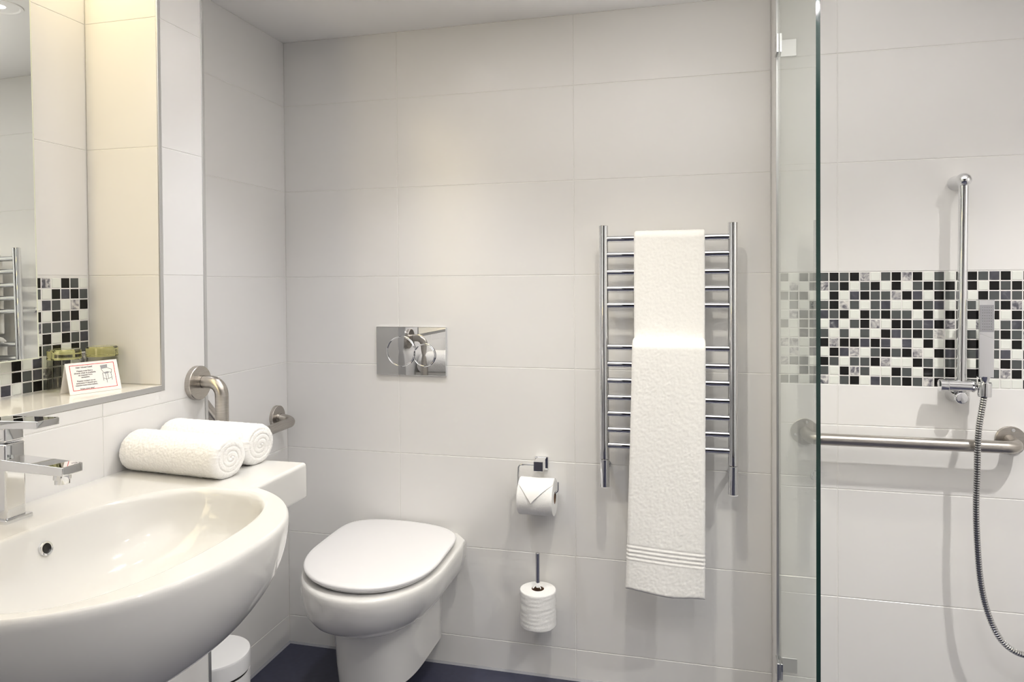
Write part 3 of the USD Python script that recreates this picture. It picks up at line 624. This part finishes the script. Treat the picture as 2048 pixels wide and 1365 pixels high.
def spare():
    x, y = 0.9170, -0.070
    t = thing('spare_roll_holder', 'upright chrome rod on the back wall carrying a spare toilet roll', 'toilet roll holder', (x, 0, 0.19))
    part(t, 'rod', cyl((x, y, 0.190), (x, y, 0.427), 0.0068, 24, .0008), 'chrome', smooth=40)
    part(t, 'arm', cbx(x-0.0135, x+0.0135, y-.014, -0.005, 0.187, 0.2005, 0.001), 'chrome', smooth=False)
    part(t, 'wall_plate', cbx(x-0.021, x+0.021, -0.006, 0.0, 0.173, 0.2150, 0.001), 'chrome', smooth=False)
    L, r, rc = 0.113, 0.0565, 0.0195
    t = thing('toilet_roll', 'spare white toilet roll standing on the upright rod', 'toilet roll', (x, y, 0.2012), group='toilet rolls')
    part(t, 'paper', roll_mesh((x, y, 0.2012), r, rc+.0003, L, 'z', 9), 'toilet_paper', smooth=40)
    part(t, 'core', core_mesh((x, y, 0.2012), rc, L, 'z'), 'brown_card', smooth=40)
    P = [(x+0.012*math.cos(k)-.002, y-0.006+0.006*math.sin(k), 0.3142+0.010*math.exp(-((k-1.5)/1.2)**2)) for k in np.linspace(0, math.pi, 12)]
    part(t, 'loose_sheet', tube(P, 0.0018, 8), 'paper', smooth=40)
spare()

# ------------------------------------------------------------------ grab rails
BS = 'brushed_steel'
def flange(c, axis, r, h, sgn=1):
    return lathe([(0, 0), (r, 0), (r, sgn*(h-.0015)), (r-.0015, sgn*h), (0, sgn*h)], c, axis, 48)
def rail_basin():
    c = np.array([XW, -0.7125, 1.0310]); X = 0.2555
    t = thing('grab_rail', 'brushed steel vertical grab rail at the end of the basin wall', 'grab rail', tuple(c))
    part(t, 'wall_flange', flange(c, 'x', 0.0425, 0.014), BS)
    part(t, 'tube', tube(bend([(XW+0.008, c[1], c[2]+.003), (X, c[1], c[2]+.003), (X, c[1], 0.585), (XW+0.006, c[1], 0.585)], 0.042, 14), 0.0160, 32), BS)
    part(t, 'joint_line', cyl((XW+0.0235, c[1], c[2]+.003), (XW+0.0245, c[1], c[2]+.003), 0.0163, 32), 'black_rubber')
    part(t, 'wall_flange', flange((XW, c[1], 0.585), 'x', 0.0425, 0.014), BS)
rail_basin()
def rail_toilet():
    c = np.array([0.0, -0.072, 0.818]); X = 0.068
    t = thing('grab_rail', 'brushed steel rail with sloping end on the recessed wall beside the toilet', 'grab rail', tuple(c))
    part(t, 'wall_flange', flange(c, 'x', 0.0400, 0.012), BS)
    e = (X, -0.575, 0.985)
    part(t, 'tube', tube(bend([(0.006, c[1], c[2]), (X, c[1], c[2]-.012), (X, -0.400, 0.802), e, (0.006, -0.600, 1.005)], 0.030, 12), 0.0160, 32), BS)
    part(t, 'joint_line', cyl((0.0185, c[1], c[2]-.0025), (0.0194, c[1], c[2]-.0027), 0.0163, 32), 'black_rubber')
    part(t, 'wall_flange', flange((0, -0.6, 1.005), 'x', 0.0400, 0.012), BS)
rail_toilet()
def rail_shower():
    z = 0.853; yb = YS-0.066
    t = thing('grab_rail', 'brushed steel horizontal grab bar under the mosaic in the shower', 'grab rail', (1.94, YS, z))
    for x in (1.690, 2.192):
        f = part(t, 'wall_flange', flange((x, YS, z+.002), 'y', 0.0365, 0.006, -1), BS)
        for a in (80, 200, 320):
            px, pz = x+0.027*math.cos(math.radians(a)), z+.002+0.027*math.sin(math.radians(a))
            part(f, 'screw', lathe([(0, 0), (.0045, 0), (.0045, -.0012), (.0022, -.0014), (.002, -.0004), (0, -.0004)], (px, YS-.006, pz), 'y', 18), 'soft_chrome')
    part(t, 'tube', tube(bend([(1.693, YS-.004, z+.001), (1.693, yb, z-.004), (2.189, yb, z-.004), (2.189, YS-.004, z+.001)], 0.064, 18), 0.0158, 32), BS)
rail_shower()

# ------------------------------------------------------------------ shower fittings
def shower_rail():
    yr = -0.180; x = 2.0615
    t = thing('shower_rail', 'chrome vertical slide rail with hand shower bracket on the shower wall', 'shower rail', (x, YS, 0.95))
    part(t, 'rod', cyl((x-.003, yr, 1.008), (x+.001, yr, 1.522), 0.0114, 32), 'chrome', smooth=40)
    xt, zt = 2.0625, 1.5320
    part(t, 'upper_mount', lathe([(0, 0), (.0185, 0), (.0185, -.008), (.0165, -.012), (.0160, -.040), (.0172, -.050), (.0180, -.059), (.0172, -.068), (.0145, -.0755), (.010, -.080), (.005, -.082), (0, -.0825)], (xt, YS, zt), 'y', 40), 'chrome', smooth=50)
    xb_, zb = 2.0575, 0.9715
    m = part(t, 'lower_mount', lathe([(0, 0), (.0185, 0), (.0185, -.008), (.0155, -.014), (.0150, -.052), (.0, -.053)], (xb_, YS, zb), 'y', 40), 'chrome', smooth=40)
    k = lathe([(0, -.051), (.0155, -.051), (.0162, -.053), (.0162, -.066), (.0150, -.0690), (.0125, -.0702), (0, -.0705)], (xb_, YS, zb), 'y', 48)
    V, F = k; a = np.arctan2(V[:, 2]-zb, V[:, 0]-xb_); rr = np.hypot(V[:, 0]-xb_, V[:, 2]-zb); s = 1+0.03*np.sign(np.sin(a*24))*(rr > .0158)
    V = V.copy(); V[:, 0] = xb_+(V[:, 0]-xb_)*s; V[:, 2] = zb+(V[:, 2]-zb)*s
    part(m, 'clamp_knob', (V, F), 'chrome', smooth=40)
    zs = 1.0025
    sl = part(t, 'slider', cyl((2.0255, yr-.002, zs), (2.0790, yr-.002, zs), 0.0155, 32, .001), 'chrome', smooth=40)
    part(sl, 'slider_cap', lathe([(0, 0), (.0150, 0), (.0162, .001), (.0162, .018), (.0155, .019), (0, .019)], (2.0065, yr-.002, zs), 'x', 36), 'chrome', smooth=40)
    V, F = lathe([(0, 0), (.0135, 0), (.0145, .004), (.0125, .009), (.009, .012), (0, .0125)], (2.0785, yr-.004, zs-.001), 'x', 48)
    a = np.arctan2(V[:, 2]-zs+.001, V[:, 1]-yr+.004); s = 1+.05*np.sin(a*12); V = V.copy(); V[:, 1] = yr-.004+(V[:, 1]-yr+.004)*s; V[:, 2] = zs-.001+(V[:, 2]-zs+.001)*s
    part(sl, 'ratchet', (V, F), 'chrome', smooth=30)
    yh = -0.202
    part(t, 'holder', lathe([(.0100, -.019), (.0148, -.019), (.0156, -.016), (.0156, .014), (.0148, .0165), (.0105, .0165)], (2.1035, yh, 0.998), 'z', 40), 'chrome', smooth=40)
    h = thing('hand_shower', 'flat chrome hand shower standing in the slide rail bracket', 'hand shower', (2.104, yh, 0.985))
    w = 0.0180; ycs = yh
    body = m3.Manifold.batch_hull([m3.Manifold.sphere(.002, 12).translate((x, y, z)) for x, z in ((2.104-w+.002, 1.2235), (2.104+w-.002, 1.2235), (2.1035-w+.003, 1.030), (2.1035+w-.003, 1.030)) for y in (yh-.008, yh+.008)])
    part(h, 'body', body, 'chrome', smooth=30)
    part(h, 'neck', lathe([(0, -.034), (.0085, -.034), (.0090, -.008), (.0125, .002), (.0135, .006), (0, .007)], (2.1035, yh, 1.0245), 'z', 32), 'chrome', smooth=40)
    pl = part(h, 'spray_plate', cbx(2.104-.0155, 2.104+.0155, yh-.0112, yh-.0098, 1.1440, 1.2120, .0005), 'spray_face', smooth=False)
    dots = [lathe([(0, 0), (.0007, 0), (.0005, -.0006), (0, -.0006)], (2.104+(i-2)*.0048, yh-.0112, 1.150+k*.0070), 'y', 8) for i in range(5) for k in range(9)]
    part(pl, 'spray_nozzles', join(*dots), 'black_rubber', smooth=False, kind='stuff')
shower_rail()
def hose():
    P = np.array([(2.1030, -.202, 0.992), (2.0985, -.206, .965), (2.0870, -.2145, .9095), (2.0815, -.216, .7826), (2.0798, -.216, .7191), (2.0834, -.216, .5923), (2.0981, -.215, .4665), (2.1172, -.213, .405), (2.1449, -.208, .3576), (2.1854, -.20, .331), (2.235, -.19, .328), (2.290, -.175, .36), (2.325, -.16, .43), (2.335, -.145, .52), (2.335, -.119, .56)])
    from scipy.interpolate import make_interp_spline
    s = np.r_[0, np.cumsum(np.linalg.norm(np.diff(P, axis=0), axis=1))]; sp = make_interp_spline(s, P, k=3)
    pitch = 0.0060; N = int(s[-1]/pitch)*6; q = np.linspace(0, s[-1], N); C = sp(q)
    rr = np.where((np.arange(N) % 6) < 4, 0.0078, 0.0062)
    t = thing('shower_hose', 'ribbed chrome shower hose hanging in a long loop from the hand shower', 'hose', tuple(C[len(C)//2]))
    part(t, 'ribbed_tube', tube(C, rr, 16), 'soft_chrome', smooth=30)
    part(t, 'inner_tube', tube(C[::6], 0.0066, 10), 'black_rubber', smooth=40)
    part(t, 'wall_outlet', lathe([(0, 0), (.024, 0), (.024, -.006), (.012, -.010), (.010, -.026), (0, -.026)], (2.335, YS, .56), 'y', 32), 'chrome', smooth=40)
hose()
def screen():
    x0, x1, y0, y1, zt = 1.6190, 1.6270, -0.7300, YS-0.006, 2.060
    t = thing('shower_screen', 'frameless clear glass shower screen standing edge-on with dark green edge', 'shower screen', (x0, y1, 0))
    part(t, 'glass_panel', bx(x0, x1, y0+.0006, y1, 0.012, zt), 'shower_glass', smooth=False)
    part(t, 'polished_edge', bx(x0, x1, y0-.0004, y0+.0005, 0.012, zt), 'glass_edge', smooth=False)
    part(t, 'edge_seal', cbx(x0-.0035, x1+.0005, y1-.0005, YS, 0.012, zt, .0006), 'aluminium', smooth=False)
    for z0, z1 in ((1.900, 1.948), (0.172, 0.214)):
        b = part(t, 'hinge_bracket', cbx(x0-.0075, x0-.0005, YS-.052, YS-.004, z0, z1+.004, .001), 'soft_chrome', smooth=False)
        part(b, 'wall_leaf', cbx(x1+.001, x1+.043, YS-.006, YS, z0, z1, .001), 'soft_chrome', smooth=False)
screen()

# ------------------------------------------------------------------ unseen recessed downlights in the ceiling, two of them added as fill
first = None
for (x, y), p, c, cone, soft, where in DOWN:
    lab = f'unseen round recessed downlight in the white ceiling {where}'
    if first is None:
        first = thing('downlight', lab, 'downlight', (x, y, CEIL), group='recessed ceiling downlights')
        part(first, 'trim_ring', lathe([(.050, -.001), (.054, -.004), (.062, -.003), (.063, 0.0), (.05, 0.0)], (x, y, CEIL), 'z', 40), 'paint')
    else: copy_of(first, 'downlight', (x, y, CEIL), lab, 'downlight', 'recessed ceiling downlights')

t = thing('floor_uplighter', 'added fill lamp out of view on the floor under the camera, brightens the ceiling', 'lamp', (1.37, -1.90, 0))
part(t, 'housing', lathe([(0, 0), (.05, 0), (.055, .004), (.055, .13), (.05, .13), (.045, .03), (0, .03)], (1.37, -1.90, 0), 'z', 36), 'black_rubber')  # housing of the added ceiling fill light
